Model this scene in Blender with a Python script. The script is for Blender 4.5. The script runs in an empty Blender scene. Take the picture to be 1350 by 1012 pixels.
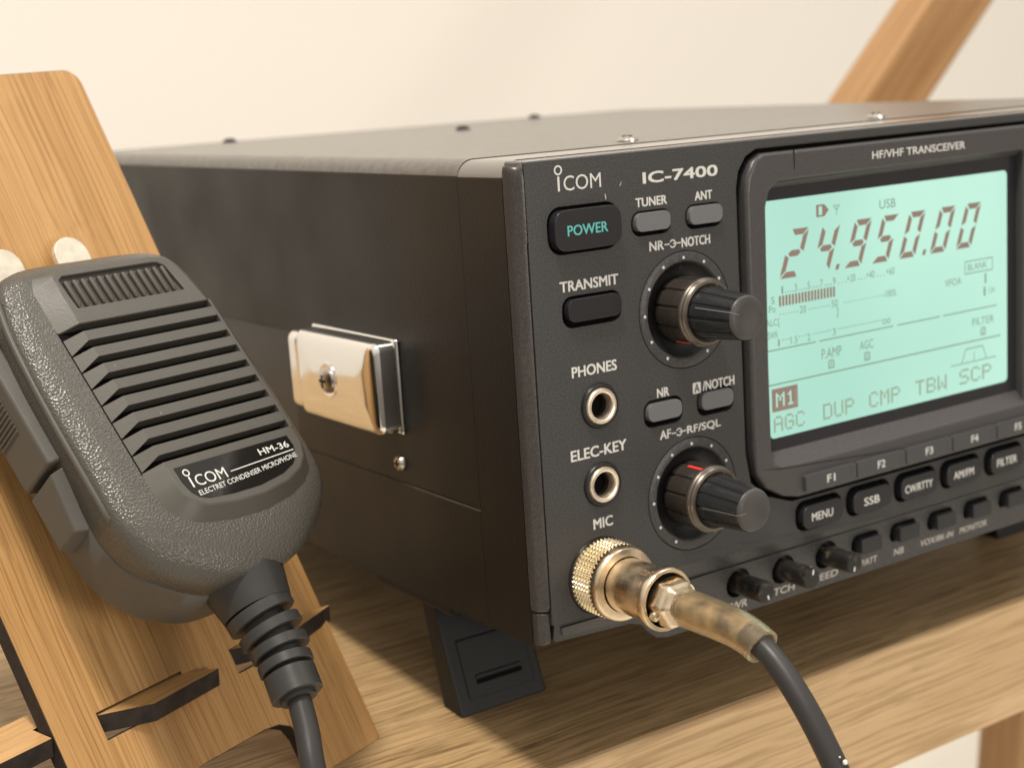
import bpy, bmesh, math, random
from mathutils import Vector, Matrix
from mathutils.geometry import tessellate_polygon
random.seed(7)
S=0.001
PI=math.pi
sc=bpy.context.scene
COL=sc.collection
ORG={}
# ------------------------------------------------------------------ helpers
def tag(o,label=None,cat=None,group=None,kind=None):
    if label:o['label']=label
    if cat:o['category']=cat
    if group:o['group']=group
    if kind:o['kind']=kind
    return o
def thing(name,label,cat,M4,org=(0,0,0)):
    o=bpy.data.objects.new(name,None);COL.objects.link(o)
    org=Vector(org);ORG[o]=org
    m=M4.copy();m.translation=M4@(org*S) if False else (M4.to_3x3()@(org*S)+M4.translation)
    o.matrix_world=m;o.empty_display_size=.01
    return tag(o,label,cat)
def obj(name,bm,mat,parent=None,smooth=40,bevel=0,seg=2,sub=0):
    org=ORG.get(parent,Vector((0,0,0)))
    for v in bm.verts:v.co=(v.co-org)*S
    bmesh.ops.recalc_face_normals(bm,faces=bm.faces)
    me=bpy.data.meshes.new(name)
    for f in bm.faces:f.smooth=bool(smooth)
    if smooth:
        a=math.radians(smooth)
        for e in bm.edges:
            if len(e.link_faces)==2 and e.calc_face_angle(0)>a:e.smooth=False
    bm.to_mesh(me);bm.free()
    o=bpy.data.objects.new(name,me);COL.objects.link(o)
    for m in (mat if isinstance(mat,(list,tuple)) else [mat]):me.materials.append(m)
    if parent:o.parent=parent;ORG[o]=org
    if bevel:
        b=o.modifiers.new('bevel','BEVEL');b.width=bevel*S;b.segments=seg;b.limit_method='ANGLE';b.angle_limit=math.radians(35);b.use_clamp_overlap=True
        b.harden_normals=False
        if smooth:
            for p in me.polygons:p.use_smooth=True
            w=o.modifiers.new('wn','WEIGHTED_NORMAL');w.keep_sharp=True
    if sub:
        s=o.modifiers.new('sub','SUBSURF');s.levels=sub;s.render_levels=sub
    return o
FX=lambda a,b,t:Vector((a,t,b))          # panel frame: (x,z) outline, t = y
FZ=lambda a,b,t:Vector((a,b,t))          # flat frame: (x,y) outline, t = z
FS=lambda a,b,t:Vector((t,a,b))          # side frame: (y,z) outline, t = x
def prism(bm,outline,t0,t1,F=FX,holes=()):
    loops=[list(outline)]+[list(h) for h in holes]
    tri=tessellate_polygon([[Vector((p[0],p[1],0)) for p in l] for l in loops])
    flat=[p for l in loops for p in l]
    A=[bm.verts.new(F(p[0],p[1],t0)) for p in flat]
    B=[bm.verts.new(F(p[0],p[1],t1)) for p in flat]
    for t in tri:
        try:bm.faces.new([A[i] for i in t]);bm.faces.new([B[i] for i in reversed(t)])
        except ValueError:pass
    k=0
    for l in loops:
        n=len(l)
        for i in range(n):
            j=(i+1)%n
            bm.faces.new([A[k+i],A[k+j],B[k+j],B[k+i]])
        k+=n
    # merge triangulated caps back together where flat
    if not holes and len(loops[0])<=64:
        pass
    return bm
def P(outline,t0,t1,F=FX,holes=()):
    return prism(bmesh.new(),outline,t0,t1,F,holes)
def box(bm,x0,x1,y0,y1,z0,z1):
    vs=[bm.verts.new(c) for c in ((x0,y0,z0),(x1,y0,z0),(x1,y1,z0),(x0,y1,z0),(x0,y0,z1),(x1,y0,z1),(x1,y1,z1),(x0,y1,z1))]
    for f in ((0,3,2,1),(4,5,6,7),(0,1,5,4),(1,2,6,5),(2,3,7,6),(3,0,4,7)):bm.faces.new([vs[i] for i in f])
    return bm
def B(*a):return box(bmesh.new(),*a)
def rr(x0,x1,z0,z1,r,n=5):
    o=[]
    for cx,cz,a in ((x1-r,z1-r,0),(x0+r,z1-r,90),(x0+r,z0+r,180),(x1-r,z0+r,270)):
        for k in range(n+1):
            t=math.radians(a+90*k/n);o.append((cx+r*math.cos(t),cz+r*math.sin(t)))
    return o
def circ(cx,cz,r,n=48):return [(cx+r*math.cos(2*PI*k/n),cz+r*math.sin(2*PI*k/n)) for k in range(n)]
def lathe(bm,prof,F,n=48,closed=False,rf=None):
    """prof: list of (r,t); F(a,b,t)"""
    rings=[]
    for r,t in prof:
        if r<1e-6:rings.append([bm.verts.new(F(0,0,t))]);continue
        rings.append([bm.verts.new(F((rf(2*PI*k/n,r,t) if rf else r)*math.cos(2*PI*k/n),(rf(2*PI*k/n,r,t) if rf else r)*math.sin(2*PI*k/n),t)) for k in range(n)])
    seq=list(zip(rings,rings[1:]))
    if closed:seq.append((rings[-1],rings[0]))
    for a,b in seq:
        for k in range(n):
            j=(k+1)%n
            if len(a)==1 and len(b)==1:continue
            if len(a)==1:bm.faces.new([a[0],b[k],b[j]])
            elif len(b)==1:bm.faces.new([a[k],a[j],b[0]])
            else:bm.faces.new([a[k],a[j],b[j],b[k]])
    return bm
def LX(cx,cz,prof,n=48,rf=None,closed=False,bm=None):
    return lathe(bm or bmesh.new(),prof,lambda a,b,t:Vector((cx+a,t,cz+b)),n,closed,rf)
def catmull(pts,m=8,closed=False):
    o=[];n=len(pts)
    rng=range(n if closed else n-1)
    g=(lambda i:pts[i%n]) if closed else (lambda i:pts[max(0,min(n-1,i))])
    for i in rng:
        p0,p1,p2,p3=[Vector(g(i+d)) for d in(-1,0,1,2)]
        for k in range(m):
            t=k/m
            o.append(.5*((2*p1)+(p2-p0)*t+(2*p0-5*p1+4*p2-p3)*t*t+(3*p1-p0-3*p2+p3)*t**3))
    if not closed:o.append(Vector(pts[-1]))
    return o
def tube(bm,pts,rad,n=20,cap=True):
    """pts: list of Vector, rad: number or list"""
    R=rad if isinstance(rad,(list,tuple)) else [rad]*len(pts)
    pts=[Vector(p) for p in pts];rings=[]
    t0=(pts[1]-pts[0]).normalized();up=Vector((0,0,1)) if abs(t0.z)<.9 else Vector((1,0,0))
    nx=t0.cross(up).normalized()
    for i,p in enumerate(pts):
        t=(pts[min(i+1,len(pts)-1)]-pts[max(i-1,0)]).normalized()
        nx=(nx-t*nx.dot(t)).normalized();ny=t.cross(nx)
        rings.append([bm.verts.new(p+(nx*math.cos(2*PI*k/n)+ny*math.sin(2*PI*k/n))*R[i]) for k in range(n)])
    for a,b in zip(rings,rings[1:]):
        for k in range(n):bm.faces.new([a[k],a[(k+1)%n],b[(k+1)%n],b[k]])
    if cap:bm.faces.new(rings[0][::-1]);bm.faces.new(rings[-1])
    return bm
def loft(bm,loops,cap0=True,cap1=True):
    R=[[bm.verts.new(p) for p in l] for l in loops];n=len(R[0])
    for a,b in zip(R,R[1:]):
        for k in range(n):bm.faces.new([a[k],a[(k+1)%n],b[(k+1)%n],b[k]])
    if cap0:bm.faces.new(R[0][::-1])
    if cap1:bm.faces.new(R[-1])
    return bm
# text
_tc={}
def text_geo(s,bold=0):
    key=(s,bold)
    if key in _tc:return _tc[key]
    cu=bpy.data.curves.new('t','FONT');cu.body=s;cu.size=1;cu.offset=bold;cu.resolution_u=3
    o=bpy.data.objects.new('t',cu);COL.objects.link(o)
    dg=bpy.context.evaluated_depsgraph_get();dg.update()
    me=bpy.data.meshes.new_from_object(o.evaluated_get(dg))
    vs=[(v.co.x,v.co.y) for v in me.vertices];fs=[tuple(p.vertices) for p in me.polygons]
    bpy.data.objects.remove(o);bpy.data.curves.remove(cu);bpy.data.meshes.remove(me)
    _tc[key]=(vs,fs);return vs,fs
def text(bm,s,x0,x1,z0,z1,F,t=0,bold=0,slant=0,th=.05):
    if bold:
        d=bold*(z1-z0)*1.1;k=0
        for dx in (-d,0,d):
            for dz in (-d*.6,d*.6):
                text(bm,s,x0+d+dx,x1-d+dx,z0+d*.6+dz,z1-d*.6+dz,F,t-.003*k,0,slant);k+=1
        return
    vs,fs=text_geo(s,0)
    ax=min(v[0] for v in vs);bx=max(v[0] for v in vs);az=min(v[1] for v in vs);bz=max(v[1] for v in vs)
    nv=[bm.verts.new(F(x0+(v[0]-ax)/(bx-ax)*(x1-x0)+slant*((v[1]-az)/(bz-az)*(z1-z0)),z0+(v[1]-az)/(bz-az)*(z1-z0),t)) for v in vs]
    for f in fs:
        try:bm.faces.new([nv[i] for i in f])
        except ValueError:pass
def T(parts,F,t=0,bold=0,slant=0):
    bm=bmesh.new()
    for p in parts:text(bm,p[0],p[1],p[2],p[3],p[4],F,t,bold,slant)
    return bm
# ------------------------------------------------------------------ materials
def mat(name,col,rough=.5,metal=0,spec=.5,emit=None,es=1,coat=0,bump=None,var=None,trans=0,rvar=None,ior=1.45,dust=None):
    """bump: list of (scale,strength,dist,kind); var:(scale,amount)"""
    m=bpy.data.materials.new(name);m.use_nodes=True;nt=m.node_tree;p=nt.nodes['Principled BSDF']
    def N(t,**k):
        n=nt.nodes.new(t)
        for a,b in k.items():setattr(n,a,b)
        return n
    L=nt.links.new
    p.inputs['Base Color'].default_value=(*col,1);p.inputs['Roughness'].default_value=rough
    p.inputs['Metallic'].default_value=metal;p.inputs['Specular IOR Level'].default_value=spec
    p.inputs['IOR'].default_value=ior
    p.inputs['Coat Weight'].default_value=coat;p.inputs['Coat Roughness'].default_value=.15
    p.inputs['Transmission Weight'].default_value=trans
    if emit:p.inputs['Emission Color'].default_value=(*emit,1);p.inputs['Emission Strength'].default_value=es
    tc=N('ShaderNodeTexCoord')
    if var:
        no=N('ShaderNodeTexNoise');no.inputs['Scale'].default_value=var[0];no.inputs['Detail'].default_value=4
        L(tc.outputs['Object'],no.inputs['Vector'])
        r=N('ShaderNodeValToRGB');a=var[1]
        c2=var[2] if len(var)>2 else tuple(min(1,c*(1+a)) for c in col)
        r.color_ramp.elements[0].position=var[3][0] if len(var)>3 else .35;r.color_ramp.elements[1].position=var[3][1] if len(var)>3 else .65
        r.color_ramp.elements[0].color=(*[c*(1-a) for c in col],1);r.color_ramp.elements[1].color=(*c2,1)
        L(no.outputs['Fac'],r.inputs['Fac']);L(r.outputs['Color'],p.inputs['Base Color'])
    if rvar:
        no=N('ShaderNodeTexNoise');no.inputs['Scale'].default_value=rvar[0];no.inputs['Detail'].default_value=5
        L(tc.outputs['Object'],no.inputs['Vector'])
        mr=N('ShaderNodeMapRange');mr.inputs['From Min'].default_value=.3;mr.inputs['From Max'].default_value=.7
        mr.inputs['To Min'].default_value=rvar[1];mr.inputs['To Max'].default_value=rvar[2]
        L(no.outputs['Fac'],mr.inputs['Value']);L(mr.outputs['Result'],p.inputs['Roughness'])
    if dust:
        vo=N('ShaderNodeTexVoronoi');vo.inputs['Scale'].default_value=dust[0];L(tc.outputs['Object'],vo.inputs['Vector'])
        se=N('ShaderNodeSeparateColor');L(vo.outputs['Color'],se.inputs[0])
        mu_=N('ShaderNodeMath');mu_.operation='MULTIPLY';mu_.inputs[1].default_value=dust[1];L(se.outputs[0],mu_.inputs[0])
        lt_=N('ShaderNodeMath');lt_.operation='LESS_THAN';L(vo.outputs['Distance'],lt_.inputs[0]);L(mu_.outputs[0],lt_.inputs[1])
        gt=N('ShaderNodeMath');gt.operation='GREATER_THAN';gt.inputs[1].default_value=dust[2];L(se.outputs[1],gt.inputs[0])
        m3=N('ShaderNodeMath');m3.operation='MULTIPLY';L(lt_.outputs[0],m3.inputs[0]);L(gt.outputs[0],m3.inputs[1])
        mxd=N('ShaderNodeMix');mxd.data_type='RGBA';L(m3.outputs[0],mxd.inputs['Factor']);mxd.inputs[7].default_value=(.34,.31,.26,1)
        bc_=p.inputs['Base Color']
        if bc_.links:L(bc_.links[0].from_socket,mxd.inputs[6])
        else:mxd.inputs[6].default_value=(*col,1)
        L(mxd.outputs[2],bc_)
    last=None
    for s,st,d,kind in (bump or []):
        if kind=='vor':
            no=N('ShaderNodeTexVoronoi');no.feature='SMOOTH_F1';no.inputs['Scale'].default_value=s;no.inputs['Smoothness'].default_value=.35;out=no.outputs['Distance']
        else:
            no=N('ShaderNodeTexNoise');no.inputs['Scale'].default_value=s;no.inputs['Detail'].default_value=2;out=no.outputs['Fac']
        L(tc.outputs['Object'],no.inputs['Vector'])
        b=N('ShaderNodeBump');b.inputs['Strength'].default_value=st;b.inputs['Distance'].default_value=d
        L(out,b.inputs['Height'])
        if last:L(last.outputs['Normal'],b.inputs['Normal'])
        last=b
    if last:L(last.outputs['Normal'],p.inputs['Normal'])
    return m
def wood(name,axis,c0,c1,c2,fine=900,long=14,rough=.45,bump=.15,strips=None,dark=.5):
    """grain along axis (0,1,2) of the object's own coordinates"""
    m=bpy.data.materials.new(name);m.use_nodes=True;nt=m.node_tree;p=nt.nodes['Principled BSDF'];L=nt.links.new
    N=lambda t:nt.nodes.new(t)
    tc=N('ShaderNodeTexCoord')
    wp=N('ShaderNodeTexNoise');wp.inputs['Scale'].default_value=12;wp.inputs['Detail'].default_value=2
    L(tc.outputs['Object'],wp.inputs['Vector'])
    wm=N('ShaderNodeVectorMath');wm.operation='MULTIPLY_ADD';wm.inputs[1].default_value=(.004,.004,.004)
    L(wp.outputs['Color'],wm.inputs[0]);L(tc.outputs['Object'],wm.inputs[2])
    def stretched(across,along,detail,rgh=.6,dist=0):
        mp=N('ShaderNodeMapping');s=[across]*3;s[axis]=along;mp.inputs['Scale'].default_value=s
        L(wm.outputs['Vector'],mp.inputs['Vector'])
        n=N('ShaderNodeTexNoise');n.inputs['Scale'].default_value=1;n.inputs['Detail'].default_value=detail;n.inputs['Roughness'].default_value=rgh;n.inputs['Distortion'].default_value=dist
        L(mp.outputs['Vector'],n.inputs['Vector']);return n
    n1=stretched(fine*.16,long*.5,4,.65,.5);n2=stretched(fine,long,3,.65)
    r1=N('ShaderNodeValToRGB');e=r1.color_ramp.elements;e[0].position=.3;e[0].color=(*c0,1);e[1].position=.7;e[1].color=(*c2,1)
    x=e.new(.5);x.color=(*c1,1)
    L(n1.outputs['Fac'],r1.inputs['Fac'])
    r2=N('ShaderNodeValToRGB');r2.color_ramp.elements[0].position=.38;r2.color_ramp.elements[1].position=.54
    r2.color_ramp.elements[0].color=(dark,dark*.92,dark*.85,1);r2.color_ramp.elements[1].color=(1,1,1,1)
    L(n2.outputs['Fac'],r2.inputs['Fac'])
    mx=N('ShaderNodeMix');mx.data_type='RGBA';mx.blend_type='MULTIPLY';mx.inputs['Factor'].default_value=1
    L(r1.outputs['Color'],mx.inputs[6]);L(r2.outputs['Color'],mx.inputs[7]);out=mx.outputs[2]
    if strips:
        mp=N('ShaderNodeMapping');s=[0,0,0];s[strips[0]]=strips[1];s[axis]=strips[2] if len(strips)>2 else 0;mp.inputs['Scale'].default_value=s
        L(tc.outputs['Object'],mp.inputs['Vector'])
        v=N('ShaderNodeTexVoronoi');v.inputs['Scale'].default_value=1;v.inputs['Randomness'].default_value=.6;L(mp.outputs['Vector'],v.inputs['Vector'])
        r3=N('ShaderNodeValToRGB');r3.color_ramp.elements[0].color=(.88,.84,.79,1);r3.color_ramp.elements[1].color=(1.0,1.0,1.0,1)
        L(v.outputs['Color'],r3.inputs['Fac'])
        m2=N('ShaderNodeMix');m2.data_type='RGBA';m2.blend_type='MULTIPLY';m2.inputs['Factor'].default_value=1
        L(out,m2.inputs[6]);L(r3.outputs['Color'],m2.inputs[7]);out=m2.outputs[2]
    L(out,p.inputs['Base Color'])
    p.inputs['Roughness'].default_value=rough;p.inputs['Specular IOR Level'].default_value=.35
    b=N('ShaderNodeBump');b.inputs['Strength'].default_value=bump;b.inputs['Distance'].default_value=.0003
    L(n2.outputs['Fac'],b.inputs['Height']);L(b.outputs['Normal'],p.inputs['Normal'])
    return m
M={}
M['panel']=mat('panel_plastic',(.042,.0415,.042),.4,spec=.45,dust=(330,.06,.7),var=(2600,.42),bump=[(2500,.35,.0002,'n')])
M['post']=mat('post_plastic',(.045,.040,.038),.3,spec=.5,var=(2200,.3),bump=[(1800,.35,.0002,'n')],rvar=(60,.28,.45))
M['rim']=mat('rim_plastic_lit',(.12,.11,.10),.3,spec=1,coat=1,bump=[(1500,.2,.0002,'n')])  # glossy rim; its bright wall sheen is partly put into the colour
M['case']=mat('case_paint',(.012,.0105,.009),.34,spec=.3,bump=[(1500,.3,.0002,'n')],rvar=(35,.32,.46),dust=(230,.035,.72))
M['case_lit_top']=mat('case_paint_lit_top',(.10,.09,.08),.42,spec=.85,coat=.45,bump=[(1100,.4,.0003,'n')],var=(400,.18),dust=(200,.07,.6))  # lighter than the sides: grazing wall reflection put into the colour
M['black']=mat('black_plastic',(.014,.014,.015),.35)
M['hole']=mat('dark_recess',(.004,.004,.004),.8,spec=.1)
M['bezel']=mat('bezel_plastic',(.056,.053,.054),.36,spec=.5,var=(2400,.2),bump=[(2300,.25,.0002,'n')])
M['mask']=mat('display_mask',(.022,.022,.026),.2,spec=.6)
M['key']=mat('black_key',(.02,.02,.023),.2,spec=.6,bump=[(900,.05,.0002,'n')])
M['gkey']=mat('grey_key',(.14,.142,.15),.3,spec=.5)
M['fkey']=mat('function_key',(.06,.061,.064),.28,spec=.5)
M['white']=mat('white_print',(.60,.60,.58),.6)
M['dim']=mat('dim_print',(.50,.48,.45),.6)
M['teal']=mat('teal_print',(.10,.42,.42),.5)
M['red']=mat('red_mark',(.75,.045,.04),.5)
M['knob']=mat('black_knob',(.022,.023,.025),.22,spec=.6,rvar=(250,.17,.32))
M['knobend']=mat('knob_cap',(.055,.052,.05),.42,spec=.5,var=(150,.2))
M['kring']=mat('brown_knob',(.036,.030,.026),.22,spec=.7,rvar=(200,.15,.3))
M['kflange']=mat('worn_flange',(.15,.13,.11),.3,metal=.75,rvar=(250,.2,.4))
M['worn']=mat('worn_knob',(.016,.015,.015),.38,var=(420,.2,(.11,.085,.05),(.55,.75)))
M['tfoot']=mat('foot_plastic',(.009,.009,.0095),.5,spec=.35,bump=[(1200,.1,.0002,'n')])
M['chrome']=mat('chrome',(.90,.89,.87),.07,metal=1,rvar=(70,.05,.12))
M['steel']=mat('screw_steel',(.55,.52,.48),.28,metal=1)
M['brass']=mat('jack_ring',(.93,.80,.66),.25,metal=.85,rvar=(400,.2,.4))
M['tube']=mat('jack_bore',(.16,.13,.10),.35,metal=.8)
M['nickel']=mat('worn_nickel',(.80,.66,.48),.26,metal=1,rvar=(180,.16,.42),var=(140,.22),bump=[(500,.08,.0002,'n')])
M['knurl']=mat('knurled_nickel',(.88,.74,.50),.24,metal=1)
M['amber']=mat('amber_sleeve',(1.0,.84,.60),.1,spec=.6,trans=.95,ior=1.45,rvar=(150,.1,.3),bump=[(260,.12,.0004,'n')])
M['braid']=mat('grimy_core',(.22,.20,.17),.38,metal=.2,var=(150,.6,(.62,.58,.50)))
M['cord']=mat('rubber_cord',(.03,.028,.028),.42,spec=.4,rvar=(100,.32,.55))
M['rubber']=mat('boot_rubber',(.030,.029,.028),.38,spec=.45,rvar=(160,.3,.5))
M['chip']=mat('white_chip',(.75,.72,.66),.7)
M['mic']=mat('mic_grained_plastic',(.072,.067,.058),.3,spec=.55,dust=(300,.07,.75),bump=[(1750,.75,.00022,'vor')])
M['micflat']=mat('mic_smooth_plastic',(.076,.070,.061),.36,spec=.5,dust=(260,.06,.6),bump=[(1600,.1,.0002,'n')],rvar=(90,.32,.46))
M['label']=mat('gloss_black_label',(.008,.007,.006),.12,spec=.6)
M['lcd']=mat('lcd_backlight',(.02,.03,.03),.25,emit=(.50,.87,.68),es=.93)
M['seg']=mat('lcd_segment',(.03,.02,.015),.4,emit=(.28,.195,.15),es=.9)
M['segd']=mat('lcd_dim_segment',(.03,.03,.02),.4,emit=(.19,.27,.20),es=1.0)
M['segb']=mat('lcd_pixel_segment',(.03,.03,.02),.4,emit=(.27,.33,.23),es=1.0)
M['bamboo']=wood('bamboo',1,(.46,.27,.105),(.50,.295,.12),(.54,.325,.14),fine=2300,long=7,rough=.42,bump=.12,strips=(0,110,0),dark=.70)
M['char']=mat('laser_charred_edge',(.022,.015,.012),.75,var=(300,.4))
M['table']=wood('oak_laminate',0,(.40,.265,.13),(.46,.31,.155),(.52,.36,.19),fine=1500,long=26,rough=.5,bump=.35,dark=.40)
M['tedge']=wood('oak_edge_veneer_lit',0,(.56,.385,.205),(.61,.425,.235),(.66,.465,.27),fine=900,long=16,rough=.5,bump=.12,dark=.7)  # paler edge band, raised further in place of light on the front face
M['beam']=wood('brown_beam_wood',2,(.36,.205,.09),(.41,.24,.11),(.46,.28,.135),fine=200,long=6,rough=.5,dark=.8)
M['wall']=mat('cream_wall_paint',(.80,.775,.735),.85,spec=.2,bump=[(300,.1,.0005,'n')])
M['floor']=mat('pale_floor',(.80,.76,.68),.7,spec=.2)
M['zinc']=mat('zinc_hanger',(.72,.67,.56),.45,metal=.5,var=(300,.1),bump=[(500,.1,.0002,'n')])
nt=M['lcd'].node_tree;pp=nt.nodes['Principled BSDF'];tcn=[x for x in nt.nodes if x.type=='TEX_COORD'][0]
gr=nt.nodes.new('ShaderNodeTexNoise');gr.inputs['Scale'].default_value=14;gr.inputs['Detail'].default_value=0
nt.links.new(tcn.outputs['Object'],gr.inputs['Vector'])
gc=nt.nodes.new('ShaderNodeValToRGB');gc.color_ramp.elements[0].position=.3;gc.color_ramp.elements[1].position=.7
gc.color_ramp.elements[0].color=(.44,.78,.64,1);gc.color_ramp.elements[1].color=(.57,.93,.76,1)
nt.links.new(gr.outputs['Fac'],gc.inputs['Fac']);nt.links.new(gc.outputs['Color'],pp.inputs['Emission Color'])
# ------------------------------------------------------------------ frames
TILT=math.radians(5)
H0=57*math.sin(TILT)+42*math.cos(TILT)
RAD=Matrix.Translation((0,0,H0*S))@Matrix.Rotation(-TILT,4,'X')
ID=Matrix.Identity(4)
def basis(o,b,u,n):
    m=Matrix((b,u,n)).transposed().to_4x4();m.translation=Vector(o)*S;return m
# ------------------------------------------------------------------ radio
radio=thing('radio_transceiver','dark grey radio transceiver with glowing green display, propped on a tilt foot','radio',RAD,(143,150,-2))
def LXt(cx,cz):return lambda a,b,t:Vector((cx+a,t,cz+b))
def sh(a,b,t):return Vector((a,t,b))
# case
def caseprof(rec,x0=-3.5,x1=287,z0=-2,z1=121.1,r=5.0,holes=None):
    o=[(x0,z0)]
    if rec:o+=[(x0,29.3),(x0+.8,29.8),(x0+2.0,66.6),(x0,67.7)]
    else:o+=[(x0,29.9),(x0+.5,30.0),(x0+.5,30.5),(x0,30.6)]
    for k in range(9):
        t=math.radians(180-90*k/8);o.append((x0+r+r*math.cos(t),z1-r+r*math.sin(t)))
    for k in range(9):
        t=math.radians(90-90*k/8);o.append((x1-r+r*math.cos(t),z1-r+r*math.sin(t)))
    o.append((x1,z0));return o
def rise(bm):
    for v in bm.verts:
        if v.co.z>100:v.co.z+=2.4*max(0,v.co.y-25)/290
    return bm
bm=P(caseprof(False),24.9,131,FX);prism(bm,caseprof(True),131.05,316,FX)
case=obj('case',rise(bm),[M['case'],M['case_lit_top']],radio,smooth=30)
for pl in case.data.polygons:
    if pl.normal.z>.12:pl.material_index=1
for x,y in ((61,37),(160,36),(256,37),(125,225),(215,303),(57,303)):
    z=121.1+2.4*(y-25)/290
    bm=lathe(bmesh.new(),[(3.1,z-.1),(3.1,z+.35),(2.4,z+1.1),(1.2,z+1.45),(0,z+1.5)],lambda a,b,t,x=x,y=y:Vector((x+a,y+b,t)),24)
    s=obj('screw',bm,M['steel'] if y<50 else M['black'],radio)
    bm=B(x-1.6,x+1.6,y-.3,y+.3,z+1.25,z+1.56);box(bm,x-.3,x+.3,y-1.6,y+1.6,z+1.24,z+1.57)
    obj('cross_slot',bm,M['hole'],s,smooth=0)
obj('core',B(-2.6,286,3.5,316.5,-.6,116),M['black'],radio,smooth=0)
# top rim + posts
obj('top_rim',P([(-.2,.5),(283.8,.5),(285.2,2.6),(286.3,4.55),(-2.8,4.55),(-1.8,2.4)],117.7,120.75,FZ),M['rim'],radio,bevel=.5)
def post(x0,x1):
    sgn=1 if x0<100 else -1
    def outl(i):
        if sgn>0:return [(x1,.6+i),(x1,.2+i),(x0+2.4,.35+i),(x0+1.0,1.1+i),(x0+.25,2.4+i),(x0,4.4),(x1,4.4)]
        return [(x0,.6+i),(x0,.2+i),(x1-2.4,.35+i),(x1-1,1.1+i),(x1-.25,2.4+i),(x1,4.4),(x0,4.4)]
    zs=[(7.6,.5),(9,0),(100.5,0),(101.4,-.35),(116.5,-.45),(118.2,-.2),(119.2,.4),(119.7,1.3)]
    cxm=(x0+x1)/2
    loops=[[Vector((cxm+(p[0]-cxm)*(1-max(0,i)*.25),p[1],z)) for p in outl(i)] for k,(z,i) in enumerate(zs)]
    return loft(bmesh.new(),loops)
obj('corner_post',post(-3.55,-.18),M['post'],radio,bevel=.35)
obj('corner_post',post(283.7,287.05),M['post'],radio,bevel=.35)
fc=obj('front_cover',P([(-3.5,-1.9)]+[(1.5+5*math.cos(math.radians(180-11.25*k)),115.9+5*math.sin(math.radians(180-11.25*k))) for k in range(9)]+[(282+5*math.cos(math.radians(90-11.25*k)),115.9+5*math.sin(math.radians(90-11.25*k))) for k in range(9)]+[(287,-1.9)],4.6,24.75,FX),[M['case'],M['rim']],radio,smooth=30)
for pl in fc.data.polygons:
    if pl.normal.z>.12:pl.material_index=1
lo=[(-.1,.9),(-2.0,1.1),(-3.0,2.4),(-3.0,5.0),(-3.0,7.5),(-.1,7.5)]
obj('post_foot',loft(bmesh.new(),[[Vector((a,b+.8,-1.4)) for a,b in lo],[Vector((a,b,-.6)) for a,b in lo],[Vector((a,b,7.2)) for a,b in lo]]),M['post'],radio,bevel=.3)
# front panel with openings
keyc=[94.4,114.6,134.8,155.05,175.5]
holes=[rr(5.7,27.9,97.0,108.8,4),rr(8.7,27.2,78.6,86.6,3),rr(31.6,44.7,98.9,105.3,2.8),rr(49.4,62.3,98.9,105.3,2.8),
 rr(32.6,45.8,49.0,56.3,2.8),rr(50.7,63.8,49.0,56.3,2.8),circ(18.6,57.8,5.9),circ(18.1,37.4,5.9),circ(48.1,78.3,15.5,72),circ(48.1,28.7,15.5,72),
 [(67.3,108),(68.3,112.5),(71,116.2),(75,118),(196,118.2),(196,18.9),(84,18.9),(74,22.5),(68.8,27.5),(67.3,36)],
 circ(15.9,13.6,10.2)[0:48]]
PO=[(0,4.0),(0,120.1),(283.5,120.1),(283.5,5.4),(137,5.4),(84,9.4),(43,12.7),(36,10.0),(31,3.4),(12,3.3)]
for c in keyc:holes.append(rr(c-9.2,c+9.2,9.2,18.2,3.4))
panel=obj('front_panel',P(PO,0,2.6,FX,holes),M['panel'],radio,smooth=35,bevel=.35)
obj('panel_backing',B(.3,283.3,3.05,3.45,4,118),M['hole'],radio,smooth=0)
# chamfer + chin
ch=bmesh.new()
q=[(30.5,0.35,3.2),(36,.05,10.0),(43,.02,12.66),(84,.02,9.36),(137,.02,5.36),(283.5,.02,5.36),(283.5,.7,5.1),(137,1.0,4.9),(84,1.5,4.8),(40,1.6,4.8),(34,1.4,3.6)]
vs=[ch.verts.new(Vector(p)) for p in q];ch.faces.new(vs)
obj('chamfer',ch,M['panel'],radio,smooth=0)
chin_h=[circ(43.5,-.6,4.3,32),circ(64.5,-.8,4.3,32),circ(81.7,-1,4.3,32),circ(98.7,-.6,4.3,32)]+[rr(c-5.6,c+5.6,-3.3,2.7,2.2) for c in (114.8,131.2,147.8,164.4,181.2)]
CH=[(1.2,3.7),(30.6,3.2),(34,4.6),(283.4,4.95),(283.4,-10.8),(40,-10.6),(36,-9.6),(33,-7.2),(30.2,-4.2),(26.5,-2.9),(2.2,-1.5),(1.2,-.8)]
def shear(bm,k=.16,z0=5):
    for v in bm.verts:v.co.y+=(z0-v.co.z)*k
    return bm
obj('chin_panel',shear(P(CH,.9,5.5,FX,chin_h)),M['panel'],radio,smooth=35,bevel=.35)
obj('chin_backing',shear(P([(5,2.4),(282,3.9),(282,-9.5),(40.5,-9.3),(35,-6.6),(31,-3.2),(5,-.3)],4.6,5.0,FX)),M['hole'],radio,smooth=0)
obj('chin_lip',shear(P([(3.2,2.3),(28.8,1.9),(27.2,-1.6),(3.8,-.3)],.35,1.2,FX)),M['bezel'],radio,bevel=.3)
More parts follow.
